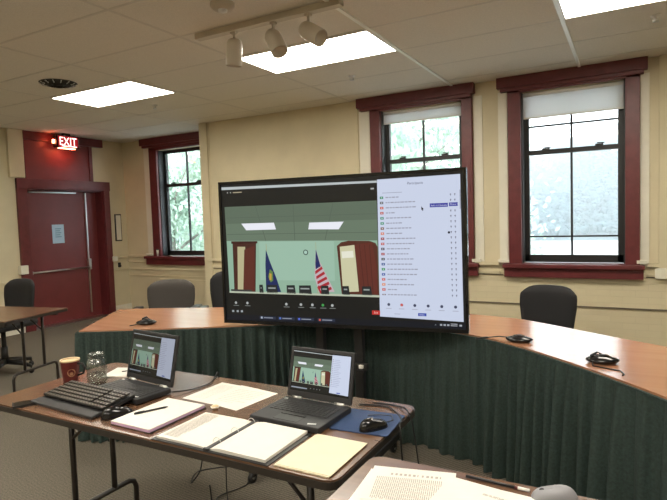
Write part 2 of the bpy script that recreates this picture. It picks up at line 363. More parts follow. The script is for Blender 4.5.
# ------------------------------------------------------------ outside
m = MB(); m.box((-160, YR+.7, -4.2), (120, 110, -4)); struct('ground_outside', m, mat('pale concrete lot', (.42, .41, .40), .9, noise=.12, nscale=.15))
HX = mat('hazy hillside foliage', (.034, .060, .066), .9, noise=.5, nscale=.5)
def hill_h(x, y):
    return -4+max(0, y-104)*.30+ (max(0, y-104)/80)*(4*math.sin(x*.035+.8)+2.5*math.sin(x*.09+2))
m = MB(); m.grid(lambda a, b: ((-230+400*a), 104+86*b, hill_h(-230+400*a, 104+86*b)), 60, 14); struct('hill_slope', m, HX)
m = MB(); proto = bmesh.new(); bmesh.ops.create_icosphere(proto, subdivisions=1, radius=1)
for v in proto.verts: v.co *= random.uniform(.75, 1.2)
me_p = bpy.data.meshes.new('p'); proto.to_mesh(me_p); proto.free()
for k in range(17000):
    y = 106+80*random.random(); x = -.35*y+random.uniform(-52, 52)*y/106
    b2 = bmesh.new(); b2.from_mesh(me_p); s_ = random.uniform(.4, 1.0)
    mt = Matrix.Translation((x, y, hill_h(x, y)+s_*.6)) @ Matrix.Rotation(random.uniform(0, 6), 4, 'Z') @ Matrix.Diagonal((s_, s_, s_*random.uniform(.8, 1.4), 1))
    m.merge(b2, mt)
o = obj('hillside_woods', m, HX, recalc=False); tag(o, 'hazy green woods covering the hillside beyond the windows', 'woods', kind='stuff')
def leafmat(name, c1, c2):
    m = bpy.data.materials.new(name); m.use_nodes = True; nt = m.node_tree; nt.nodes.clear()
    o = nt.nodes.new('ShaderNodeOutputMaterial'); d = nt.nodes.new('ShaderNodeBsdfDiffuse'); t = nt.nodes.new('ShaderNodeBsdfTranslucent')
    tc = nt.nodes.new('ShaderNodeTexCoord'); n = nt.nodes.new('ShaderNodeTexNoise'); n.inputs['Scale'].default_value = 1.5; nt.links.new(tc.outputs['Object'], n.inputs[0])
    rp = nt.nodes.new('ShaderNodeValToRGB'); rp.color_ramp.elements[0].color = (*c1, 1); rp.color_ramp.elements[1].color = (*c2, 1); rp.color_ramp.elements[0].position = .35; rp.color_ramp.elements[1].position = .65
    nt.links.new(n.outputs[0], rp.inputs[0]); nt.links.new(rp.outputs[0], d.inputs[0]); nt.links.new(rp.outputs[0], t.inputs[0])
    mx = nt.nodes.new('ShaderNodeMixShader'); mx.inputs[0].default_value = .5
    nt.links.new(d.outputs[0], mx.inputs[1]); nt.links.new(t.outputs[0], mx.inputs[2]); nt.links.new(mx.outputs[0], o.inputs[0]); return m
vm = bpy.data.materials.new('outdoor haze'); vm.use_nodes = True; nt = vm.node_tree; nt.nodes.clear()
vo = nt.nodes.new('ShaderNodeOutputMaterial'); vs_ = nt.nodes.new('ShaderNodeVolumeScatter'); vs_.inputs['Density'].default_value = .006; vs_.inputs['Color'].default_value = (.85, .93, 1, 1)
nt.links.new(vs_.outputs[0], vo.inputs['Volume'])
m = MB(); m.box((-200, 40, -3.9), (120, 200, 60)); hz = obj('haze', m, vm); tag(hz, 'pale summer haze hanging in front of the wooded hillside', 'haze', kind='stuff')
LEAF = leafmat('pale green leaves', (.36, .46, .38), (.60, .68, .58))
BARK = mat('grey bark', (.26, .24, .21), .9, noise=.4, nscale=6)
def tree(x, y, zc, R, n, label, leaf=.085):
    t = thing('broadleaf_tree', label, 'tree', (x, y, -4), 0, 'trees just outside the windows')
    z = zc+4; m = MB(); m.tube([(0, 0, 0), (.1, 0, z*.5), (0, .1, z), (.1, 0, z+R*.7)], [.28, .2, .13, .04], 8)
    for k in range(9):
        a = k*2.4; m.tube([(0, 0, z-R*.6+k*R*.12), (R*.45*math.cos(a), R*.45*math.sin(a), z-R*.3+k*R*.13), (R*.8*math.cos(a), R*.8*math.sin(a), z+k*R*.1)], [.05, .025, .01], 5)
    obj('trunk', m, BARK, t)
    m = MB(); cl = []
    for k in range(60):
        v = Vector((random.gauss(0, 1), random.gauss(0, 1), random.gauss(0, 1))).normalized()*R*random.random()**.4; cl.append((v, random.uniform(.25, .45)*R*.6))
    for k in range(n):
        c, cr_ = random.choice(cl); p = c+Vector((random.gauss(0, .5), random.gauss(0, .5), random.gauss(0, .5)))*cr_+Vector((0, 0, z))
        q = Euler((random.uniform(0, 6), random.uniform(0, 6), random.uniform(0, 6))).to_matrix(); L = leaf*random.uniform(.7, 1.3)
        m.face([p+q @ Vector(v) for v in ((-L, 0, 0), (0, -L*.5, 0), (L, 0, .02), (0, L*.5, 0))])
    obj('foliage', m, LEAF, t, recalc=False)
tree(-12.1, 11.8, 1.2, 3.2, 26000, 'leafy tree filling the left-hand window')
tree(-5.6, 13.6, 1.6, 3.3, 26000, 'leafy tree filling the middle window above the display')
tree(-12.5, 25, 0.2, 3.6, 12000, 'leafy tree between the left-hand and middle windows, seen behind the nearer crowns')

# ------------------------------------------------------------ ceiling fittings
def troffer(i, j, label):
    x = GX0+1.219*(i+.5); y = GY0+.6096*(j+.5)
    t = thing('ceiling_light', label, 'ceiling light', (x, y, H), 0, 'recessed fluorescent ceiling lights')
    m = MB(); a, b = .5965, .292
    m.box((-a, -b, -.010), (a, -b+.012, 0)); m.box((-a, b-.012, -.010), (a, b, 0)); m.box((-a, -b+.012, -.010), (-a+.012, b-.012, 0)); m.box((a-.012, -b+.012, -.010), (a, b-.012, 0)); obj('frame', m, 'white', t)
    m = MB(); m.box((-a+.012, -b+.012, -.006), (a-.012, b-.012, 0)); obj('diffuser', m, 'lamp', t)
    return t
t0 = troffer(0, 2, 'rectangular recessed ceiling light nearest the exit sign')
def trf(i, j, label): dup(t0, (GX0+1.219*(i+.5), GY0+.6096*(j+.5), H), 0, label)
trf(2, 2, 'rectangular recessed ceiling light just beyond the three spotlights')
trf(4, 2, 'recessed ceiling light at the top edge, towards the right-hand window')
for j, rw in ((-3, 'just behind'), (-8, 'far behind')):
    for i, sd_ in ((0, 'to the left and'), (2, 'straight'), (4, 'to the right and')):
        trf(i, j, 'recessed ceiling light outside the picture, %s %s the camera' % (sd_, rw))
t = thing('ceiling_vent', 'round dark louvred vent in the ceiling left of the far light', 'air vent', (-4.70, 3.31, H))
m = MB(); m.lathe([(.0, -.012), (.10, -.014), (.14, -.006), (.165, 0)]); obj('vent_dish', m, 'vent', t)
m = MB()
for k in range(4): m.lathe([(.04+.032*k, -.03+.004*k), (.053+.032*k, -.012)], n=28)
obj('vent_ring', m, 'vent', t)
m = MB()
for k in range(14):
    m = MB(); a = 2*PI*k/14; m.tube([(.12*math.cos(a), .12*math.sin(a), -.022), (.16*math.cos(a), .16*math.sin(a), -.008)], .005, 5)
    obj('vent_fin', m, 'metal', t)
t = thing('track_light', 'cream ceiling track carrying three cylindrical spotlights', 'track light', (-2.13, 3.04, H))
m = MB(); m.box((-.60, -.03, -.04), (.57, .03, 0), bev=.004); obj('track', m, 'cream', t)
for px, ang, tl in ((-.27, (math.radians(4), math.radians(8)), 0), (.06, (math.radians(-12), math.radians(-32)), 0), (.33, (math.radians(-8), math.radians(-56)), 0)):
    m = MB(); rot = Euler((ang[0], ang[1], 0)).to_matrix()
    m.lathe([(0, .055), (.025, .054), (.04, .044), (.048, .025), (.05, 0), (.05, -.105), (.046, -.108), (.044, -.09), (.0, -.08)], c=(px, 0, -.15), mtx=rot @ Matrix.Diagonal((1.12, 1.12, 1.12)))
    sp = obj('spotlight_head', m, 'cream', t)
    m = MB(); m.cyl((px, 0, -.04), (px, 0, -.11), .008, 8); m.box((px-.02, -.015, -.055), (px+.02, .015, -.035)); obj('stem', m, 'cream', sp)
t = thing('smoke_detector', 'round white smoke detector on the ceiling left of the spotlight track', 'smoke detector', (-2.21, 2.70, H))
m = MB(); m.lathe([(.075, 0), (.075, -.018), (.06, -.035), (.0, -.04)]); obj('housing', m, 'cream', t)
m = MB(); m.lathe([(.03, -.034), (.028, -.05), (0, -.052)]); obj('sensor', m, 'white', t)
def sprinkler(x, y, label):
    t = thing('sprinkler_head', label, 'sprinkler', (x, y, H), 0, 'small ceiling sprinkler heads')
    m = MB(); m.lathe([(.035, 0), (.03, -.008), (.012, -.012), (.012, -.03), (0, -.03)]); obj('escutcheon', m, 'white', t)
    m = MB(); m.lathe([(.0, -.04), (.022, -.04), (.022, -.043), (0, -.043)]); m.tube([(-.012, 0, -.02), (-.018, 0, -.04)], .003, 5); m.tube([(.012, 0, -.02), (.018, 0, -.04)], .003, 5); obj('deflector', m, 'metal', t)
sprinkler(-4.74, 4.52, 'small ceiling sprinkler right of the far ceiling light'); sprinkler(-2.33, 4.71, 'small ceiling sprinkler above the middle window'); sprinkler(.15, 4.52, 'small ceiling sprinkler above the right-hand window')
# exit sign
t = thing('exit_sign', 'lit red EXIT sign hanging from the ceiling in front of the red door panel', 'exit sign', (XL+.17, 5.14, H))
m = MB(); m.box((-.04, -.18, -.21), (.04, .17, -.03), bev=.004); m.box((-.03, -.05, -.03), (.03, .05, 0)); obj('housing', m, 'black', t)
m = MB(); m.box((.04, -.155, -.195), (.044, .155, -.045)); fcp = obj('sign_face', m, 'exitface', t)
m = MB(); b2 = text_mesh('EXIT', .155)
xs = [v.co.x for v in b2.verts]; x0, x1 = min(xs), max(xs); ysz = max(v.co.y for v in b2.verts)
for dx in (-.0025, 0, .0025):
    for v in b2.verts: pass
mt = Matrix(((0, 0, 1, .0462), (.27/(x1-x0), 0, 0, -.135-x0*.27/(x1-x0)), (0, .115/ysz, 0, -.175), (0, 0, 0, 1)))

m.merge(b2, mt); m.box((.045, -.10, -.192), (.047, .135, -.180)); obj('exit_letters', m, 'exitred', fcp, recalc=False)
m = MB(); m.box((-.032, -.20, -.15), (.0, -.182, -.10)); m.box((-.03, -.12, -.216), (.03, .12, -.211)); obj('added_glow', m, 'exitglow', t)  # glowing boxes added to the sign to throw red glow on the panel

# things on the walls
t = thing('paper_notice', 'pale blue sheet of paper taped to the red door', 'notice', (XL-.153, 5.145, 1.34))
m = MB(); m.box((-.002, -.095, -.14), (.002, .095, .14)); obj('sheet', m, mat('blue paper', (.42, .58, .72), .6), t)
m = MB()
for k in range(5): m.box((.0022, -.05, .07-.03*k), (.003, .05-.02*(k % 2), .082-.03*k))
obj('print', m, mat('blue ink', (.12, .26, .40), .7), t)
t = thing('wall_thermometer', 'tall narrow framed gauge on the wall right of the door', 'wall gauge', (XL, 6.10, 1.40))
m = MB(); m.box((0, -.06, -.22), (.02, .06, .22), bev=.003); obj('frame', m, 'darkgrey', t)
m = MB(); m.box((.02, -.045, -.20), (.023, .045, .20)); obj('plate', m, 'wallpale', t)
t = thing('wall_hook', 'small dark fitting low on the wall right of the door', 'wall fitting', (XL, 6.08, .79))
m = MB(); m.box((0, -.02, -.04), (.03, .02, .04), bev=.008); obj('body', m, 'darkgrey', t)
m = MB(); m.tube([(.03, 0, .01), (.05, 0, .0), (.05, 0, -.03)], .006, 6); obj('tongue', m, 'bronze', t)
t = thing('paper_cup', 'small white paper cup with dark lid on the left window sill', 'cup', (-6.64, YR-.02, .925))
m = MB(); m.lathe([(0, 0), (.028, 0), (.038, .10), (.036, .10), (.0, .095)]); obj('body', m, 'white', t)
m = MB(); m.lathe([(.04, .10), (.04, .108), (.034, .118), (0, .118)]); obj('lid', m, 'darkgrey', t)

# ------------------------------------------------------------ office chairs
def make_chair(label, fabric, arms=True, h=.90, bw=.225):
    t = thing('office_chair', label, 'office chair')
    def back(a, b):
        x = (a-.5)*2; z = .50+b*(h-.50); wdt = bw*(.88+.12*min(1, b*1.6))
        rz_ = z
        wdt *= (1-max(0, (b-.85)/.15)**2.4*.13); rz_ = z+.012*(1-x*x)*b-.03*abs(x)**6*b
        return x*wdt, rz_
    m = MB(); m.sm = True
    N, K = 12, 12
    fr = [[None]*(K+1) for _ in range(N+1)]; bk = [[None]*(K+1) for _ in range(N+1)]
    for i in range(N+1):
        for j in range(K+1):
            x, z = back(i/N, j/K); e = min(i, N-i)/N; e2 = min(j, K-j)/K
            pad = .028*min(1, (min(e, e2)*6))**.5; yb = .215+(z-.5)*.12-.05*(abs(x)/bw)**2
            fr[i][j] = m.bm.verts.new((x, yb-pad, z)); bk[i][j] = m.bm.verts.new((x, yb+.012+pad*.4, z))
    for i in range(N):
        for j in range(K):
            m._fin([m.bm.faces.new((fr[i][j], fr[i+1][j], fr[i+1][j+1], fr[i][j+1])), m.bm.faces.new((bk[i][j], bk[i][j+1], bk[i+1][j+1], bk[i+1][j]))])
    for i in range(N):
        for j in (0, K): m._fin([m.bm.faces.new((fr[i][j], bk[i][j], bk[i+1][j], fr[i+1][j]))])
    for j in range(K):
        for i in (0, N): m._fin([m.bm.faces.new((fr[i][j], fr[i][j+1], bk[i][j+1], bk[i][j]))])
    obj('backrest', m, fabric, t)
    m = MB(); m.box((-.24, -.24, .43), (.24, .22, .50), bev=.03); obj('seat', m, fabric, t)
    m = MB(); m.tube([(0, .05, .42), (0, .22, .41), (0, .26, .46), (0, .262, .66)], .018, 8); m.box((-.10, -.10, .40), (.10, .12, .43)); obj('back_bar', m, 'black', t)
    m = MB(); m.cyl((0, 0, .12), (0, 0, .41), .022, 12); m.cyl((0, 0, .10), (0, 0, .25), .034, 12); obj('gas_column', m, 'black', t)
    if arms:
        for s_ in (-1, 1):
            m = MB(); m.tube([(s_*.20, .0, .43), (s_*.28, .0, .44), (s_*.285, .0, .62)], .014, 8); m.box((s_*.285-.04, -.14, .62), (s_*.285+.04, .12, .65), bev=.012); obj('armrest', m, 'black', t)
    for k in range(5):
        a = 2*PI*k/5+.3; c, s2 = math.cos(a), math.sin(a)
        m = MB(); m.tube([(0, 0, .115), (.15*c, .15*s2, .10), (.28*c, .28*s2, .075)], [.03, .024, .016], 8); bs = obj('base_spoke', m, 'black', t)
        m = MB(); m.ball((.28*c, .28*s2, .028), .026, .026, .028, 2); m.cyl((.28*c, .28*s2, .03), (.28*c, .28*s2, .08), .008, 6); obj('caster', m, 'black', bs)
    return t
c1 = make_chair('black fabric office chair behind the right side of the skirted table', 'chairblack', False, .845, .225)
c1.location = (-.63, 4.36, 0); c1.rotation_euler = (0, 0, math.radians(-14))
c1b = make_chair('brown grey upholstered office chair behind the left side of the skirted table', 'chairgrey', True, .875, .235)
c1b.location = (-3.90, 3.73, 0); c1b.rotation_euler = (0, 0, math.radians(30))
c2 = make_chair('black office chair with armrests mostly hidden behind the left edge of the big display', 'chairblack', True, .95, .235); c2.location = (-3.30, 4.02, 0); c2.rotation_euler = (0, 0, math.radians(38))
c3 = dup(c1, (-5.50, 3.10, 0), math.radians(5), 'black office chair behind the left folding table, in front of the red door'); c3.scale = (1, 1, 1.08)

# ------------------------------------------------------------ folding tables
def folding_table(label, x0, y0, x1, y1, z=.74, legs=(), loc=(0, 0, 0), rz=0, rad=.04, foot=None):
    t = thing('folding_table', label, 'folding table', loc, rz)
    m = MB(); m.prism(rrect(x0, y0, x1, y1, rad), z-.018, z); obj('tabletop', m, 'walnut', t)
    m = MB(); m.prism(rrect(x0-.002, y0-.002, x1+.002, y1+.002, rad), z-.028, z-.006); obj('edge_band', m, 'bronze', t)
    m = MB(); m.box((x0+.06, y0+.05, z-.055), (x1-.06, y0+.07, z-.028)); m.box((x0+.06, y1-.07, z-.055), (x1-.06, y1-.05, z-.028)); obj('apron', m, 'bronze', t)
    for lx, ya, yb, fa, fb, dirn in legs:
        m = MB(); m.tube([(lx, ya, z-.03), (lx, ya, .23)], .0125, 8); m.tube([(lx, yb, z-.03), (lx, yb, .23)], .0125, 8)
        r_ = .04; zt = .23
        m.tube([(lx, fa, 0.0), (lx, fa, zt-r_), (lx, fa+r_*.3, zt-r_*.3), (lx, fa+r_, zt), (lx, fb-r_, zt), (lx, fb-r_*.3, zt-r_*.3), (lx, fb, zt-r_), (lx, fb, 0.0)], .0125, 8)
        lg = obj('leg_frame', m, 'bronze', t)
        for yy, dy in ((ya, .02), (yb, -.02)): m = MB(); m.tube([(lx, yy, z-.20), (lx+dirn*.20, yy+dy, z-.035)], .007, 6); obj('brace', m, 'bronze', lg)
    return t
folding_table('brown folding table holding two laptops and an open ring binder', -2.35, 1.235, -.70, 1.88, legs=((-2.10, 1.44, 1.64, 1.33, 1.76, 1), (-.88, 1.40, 1.68, 1.32, 1.78, -1)))
folding_table('brown folding table corner covered with loose papers at the bottom edge', -.675, .62, .42, 1.435, legs=((-.45, .8, 1.25, .7, 1.36, 1), (.25, .8, 1.25, .7, 1.36, -1)))
folding_table('empty brown folding table at the far left in front of the red door', -1.83, -.64, 0, 0, loc=(-4.32, 3.0, 0), rz=math.radians(12), legs=((-.26, -.24, -.03, -.36, .11, -1), (-1.55, -.34, -.06, -.5, .0, 1)), rad=.012)

# ------------------------------------------------------------ skirted conference table
NEAR = [(-3.24, 2.32), (-2.85, 2.525), (-2.53, 2.70), (-2.22, 2.89), (-1.95, 3.05), (-1.66, 3.15), (-1.36, 3.20), (-1.09, 3.18), (-.80, 3.09), (-.60, 2.98), (-.40, 2.82), (-.12, 2.56), (.12, 2.30), (.34, 2.03), (.54, 1.76), (.70, 1.48)]
FAR = [(1.38, 1.56), (1.16, 2.05), (.90, 2.48), (.55, 2.84), (.16, 3.15), (-.05, 3.28), (-.3, 3.45), (-.50, 3.58), (-.67, 3.67), (-.98, 3.73), (-1.5, 3.74), (-2.2, 3.62), (-2.88, 3.42), (-3.38, 3.22), (-3.73, 3.06)]
def smooth(P, n=6):
    out = []
    for i in range(len(P)-1):
        p0 = Vector(P[max(i-1, 0)]); p1 = Vector(P[i]); p2 = Vector(P[i+1]); p3 = Vector(P[min(i+2, len(P)-1)])
        for k in range(n):
            t_ = k/n; out.append(.5*((2*p1)+(-p0+p2)*t_+(2*p0-5*p1+4*p2-p3)*t_*t_+(-p0+3*p1-3*p2+p3)*t_**3))
    out.append(Vector(P[-1])); return out
t = thing('conference_table', 'long curved cherry wood table with dark green skirt along the front', 'conference table', (0, 0, 0))
NS = smooth(NEAR); FS = smooth(FAR)
m = MB(); m.prism([tuple(p) for p in NS+FS], .722, .75); obj('tabletop', m, 'cherry', t)
for lx, ly in ((-3.4, 2.9), (-2.5, 3.2), (-1.4, 3.5), (-.4, 3.2), (.5, 2.3), (1.0, 1.7)):
    m = MB(); m.box((lx-.025, ly-.025, 0), (lx+.025, ly+.025, .722)); m.box((lx-.03, ly-.03, 0), (lx+.03, ly+.03, .02)); obj('leg', m, 'bronze', t)
path = [Vector(FAR[-1])]+NS[:]
dense = []
for a, b_ in zip(path, path[1:]):
    L = (b_-a).length; n = max(1, int(L/.007))
    for k in range(n): dense.append(a+(b_-a)*(k/n))
dense.append(path[-1]); Nn = len(dense)
ph = []; acc = 0; amp = []
for k in range(Nn):
    acc += 2*PI*.008/(.085+.04*math.sin(k*.031)+.03*math.sin(k*.0113+1)); ph.append(acc); amp.append(.7+.3*math.sin(k*.021+2))
nrm = []
for k in range(Nn):
    a = dense[max(k-3, 0)]; b_ = dense[min(k+3, Nn-1)]; d = (b_-a).normalized(); nrm.append(Vector((d.y, -d.x)))
def skirt(rows=10):
    m = MB(); m.sm = True; vs = []
    for k in range(Nn):
        col = []
        for j in range(rows+1):
            q = j/rows; z = .738-q*.728
            fine = .0035*math.sin(ph[k]*2.3+.4)*(1-q)**2
            sn = math.sin(ph[k]+.6*q*math.sin(k*.013)); wob = amp[k]*(.010+.042*q**.6)*(abs(sn)**.6*(1 if sn > 0 else -.55))+.016*q*math.sin(ph[k]*.31+q)+.004*math.sin(ph[k]*2.7+3*q)
            off = .022+.020*q+abs(fine)+wob
            p = dense[k]+nrm[k]*off; col.append(m.bm.verts.new((p.x, p.y, z)))
        vs.append(col)
    for k in range(Nn-1):
        for j in range(rows): m._fin([m.bm.faces.new((vs[k][j], vs[k+1][j], vs[k+1][j+1], vs[k][j+1]))])
    return m
sk = obj('table_skirt', skirt(), 'skirt', t)
sk['label'] = 'gathered dark green table skirt hanging to the carpet'
m = MB()
for k in range(0, Nn-4, 4):
    p, q = dense[k]+nrm[k]*.0155, dense[k+4]+nrm[k+4]*.0155; p2, q2 = dense[k]+nrm[k]*.003, dense[k+4]+nrm[k+4]*.003
    m.face([(p.x, p.y, .742), (q.x, q.y, .742), (q.x, q.y, .712), (p.x, p.y, .712)]); m.face([(p.x, p.y, .742), (q.x, q.y, .742), (q2.x, q2.y, .742), (p2.x, p2.y, .742)])
obj('skirt_band', m, 'skirt', sk)

# microphones on the table
def mic(label, loc, rz, neck, cord):
    t = thing('table_microphone', label, 'microphone', loc, rz, 'desk microphones on the skirted table')
    m = MB(); m.sm = True
    m.grid(lambda a, b: ((.042+.024*math.sin(PI*b))*math.cos(2*PI*a)*(1-.55*b**3)*1.15, (.036+.014*math.sin(PI*b))*math.sin(2*PI*a)*(1-.55*b**3), .001+.034*b), 24, 6)
    m.prism([(.030*math.cos(a*PI/8), .022*math.sin(a*PI/8)) for a in range(16)], .030, .036); obj('mic_base', m, 'blackgloss', t)
    m = MB(); m.box((-.012, -.008, .034), (.012, .008, .041), bev=.003); obj('talk_button', m, 'darkgrey', t)
    if neck: m = MB(); m.tube(neck, .0032, 8); m.tube([neck[-2], neck[-1]], .006, 8); obj('gooseneck', m, 'black', t)
    if cord: m = MB(); m.tube(cord, .0028, 6); obj('cord', m, 'black', t)
mic('black desk microphone with gooseneck lying left, in front of the right chair', (-.53, 3.01, .75), 0, [(-.04, 0, .02), (-.10, -.01, .024), (-.16, -.03, .018), (-.22, -.055, .010)], None)
mic('black desk microphone with a curling cord, rightmost on the skirted table', (-.115, 2.72, .75), .2, [(.03, .0, .03), (-.02, .015, .045), (-.05, .0, .03)], [(-.045, -.02, .01), (-.05, -.07, .004), (.00, -.10, .003), (.05, -.13, .003), (.055, -.18, .003), (.045, -.20, .003)])
mic('black desk microphone on the left end of the skirted table', (-2.965, 2.65, .75), .5, [(.03, .0, .03), (.0, .012, .05), (-.03, .0, .04)], [(-.04, -.01, .01), (-.07, -.02, .004), (-.10, -.05, .003)])

# ------------------------------------------------------------ what the displays show
LITC = {}
class Pic:
    def __init__(s, w_, h_, gain=1.0, y=0.0): s.w, s.h, s.g, s.y = w_, h_, gain, y; s.m = MB(); s.mats = []; s.k = 0
    def col(s, c):
        key = (c, s.g)
        if key not in LITC: LITC[key] = lit('display colour', srgb(*c), s.g)
        if LITC[key] not in s.mats: s.mats.append(LITC[key])
        s.m.mi = s.mats.index(LITC[key])
    def poly(s, pts, c, lay=1):
        s.col(c); s.m.face([((p[0]-.5)*s.w, s.y-lay*.00025, (1-p[1])*s.h) for p in pts]); return s
    def rect(s, a, b, c_, d, c, lay=1): return s.poly([(a, b), (c_, b), (c_, d), (a, d)], c, lay)
    def text(s, txt, u_, v_, size, c, lay=3):
        s.col(c); b2 = text_mesh(txt, size*s.h)
        s.m.merge(b2, Matrix(((1, 0, 0, (u_-.5)*s.w), (0, 0, -1, s.y-lay*.00025), (0, 1, 0, (1-v_)*s.h), (0, 0, 0, 1)))); return s
    def dot(s, u_, v_, r_, c, lay=2, n=10): return s.poly([(u_+r_*math.cos(2*PI*k/n)*s.h/s.w, v_+r_*math.sin(2*PI*k/n)) for k in range(n)], c, lay)
WHT = (205, 214, 236)
def call_video(p):
    p.poly([(.015, .167), (.677, .166), (.680, .806), (.021, .797)], (104, 122, 104), 2)
    p.poly([(.0165, .170), (.675, .169), (.677, .29), (.0175, .29)], (94, 110, 94), 3)
    for pts in ([(.16, .17), (.163, .17), (.205, .42), (.202, .42)], [(.33, .17), (.333, .17), (.335, .42), (.332, .42)], [(.50, .17), (.503, .17), (.465, .42), (.462, .42)],
                [(.02, .245), (.675, .250), (.675, .254), (.02, .249)], [(.02, .365), (.675, .372), (.675, .376), (.02, .369)]): p.poly(pts, (86, 100, 88), 4)
    p.poly([(.018, .415), (.675, .428), (.679, .803), (.022, .793)], (146, 180, 158), 4)
    p.poly([(.17, .425), (.50, .428), (.50, .70), (.17, .70)], (156, 190, 170), 5)
    p.poly([(.092, .291), (.243, .291), (.251, .339), (.114, .34)], (238, 240, 250), 5)
    p.poly([(.399, .298), (.543, .298), (.522, .349), (.394, .344)], (238, 240, 250), 5)
    p.poly([(.046, .423), (.158, .425), (.146, .789), (.045, .789)], (70, 36, 30), 6)
    p.poly([(.040, .418), (.164, .420), (.164, .436), (.040, .436)], (62, 30, 26), 7)
    p.poly([(.069, .458), (.106, .459), (.100, .777), (.062, .778)], (186, 178, 140), 7)
    p.poly([(.101, .480), (.150, .452), (.142, .787), (.088, .784)], (92, 42, 34), 8)
    p.poly([(.203, .440), (.205, .440), (.205, .79), (.201, .79)], (170, 160, 110), 8)
    p.poly([(.202, .482), (.218, .565), (.246, .689), (.264, .785), (.196, .780), (.197, .585)], (28, 42, 92), 9)
    p.poly([(.217, .62), (.230, .640), (.230, .703), (.218, .717), (.208, .676)], (96, 128, 70), 10); p.poly([(.214, .65), (.224, .655), (.222, .70), (.213, .70)], (196, 160, 70), 11)
    p.poly([(.423, .435), (.4245, .435), (.4265, .79), (.4245, .79)], (170, 160, 110), 8)
    p.poly([(.423, .478), (.438, .565), (.462, .651), (.497, .775), (.430, .780), (.414, .675), (.418, .585)], (196, 178, 184), 9)
    p.poly([(.4235, .482), (.436, .565), (.442, .60), (.420, .62), (.419, .585)], (34, 44, 96), 11)
    for k in range(5):
        a = .60+.035*k; p.poly([(.417+.004*k, a+.035), (.446+.009*k, a+.0), (.450+.009*k, a+.018), (.418+.004*k, a+.055)], (168, 40, 52), 10)
    for k in range(3): p.poly([(.424+.014*k, .745), (.431+.014*k, .73), (.440+.014*k, .775), (.433+.014*k, .778)], (168, 40, 52), 11)
    p.dot(.379, .503, .019, (50, 58, 58), 8, 14); p.dot(.379, .503, .013, (170, 205, 190), 9, 14)
    p.poly([(.512, .462), (.53, .437), (.56, .427), (.644, .430), (.668, .445), (.676, .47), (.678, .792), (.526, .789)], (84, 44, 34), 6)
    p.poly([(.524, .467), (.584, .456), (.597, .77), (.532, .776)], (206, 204, 168), 7); p.poly([(.530, .50), (.578, .495), (.580, .54), (.533, .545)], (232, 232, 214), 8)
    p.poly([(.584, .455), (.655, .440), (.670, .60), (.672, .787), (.603, .787)], (98, 44, 36), 8)
    for k in range(3): p.poly([(.603+.02*k, .455), (.606+.02*k, .455), (.622+.017*k, .785), (.618+.017*k, .785)], (80, 34, 28), 9)
    for a, b in ((.165, .185), (.20, .25), (.29, .33), (.345, .40), (.44, .475), (.53, .56), (.61, .65)):
        p.poly([(a, .735), (b-.004, .733), (b, .795), (a, .793)], (34, 38, 40), 12)
        p.poly([(a+.006, .752), (b-.010, .752), (b-.010, .762), (a+.006, .762)], (150, 158, 156), 13)
    p.poly([(.022, .785), (.679, .792), (.680, .806), (.022, .797)], (188, 196, 176), 12); p.poly([(.03, .77), (.13, .772), (.13, .786), (.03, .784)], (60, 60, 58), 12)
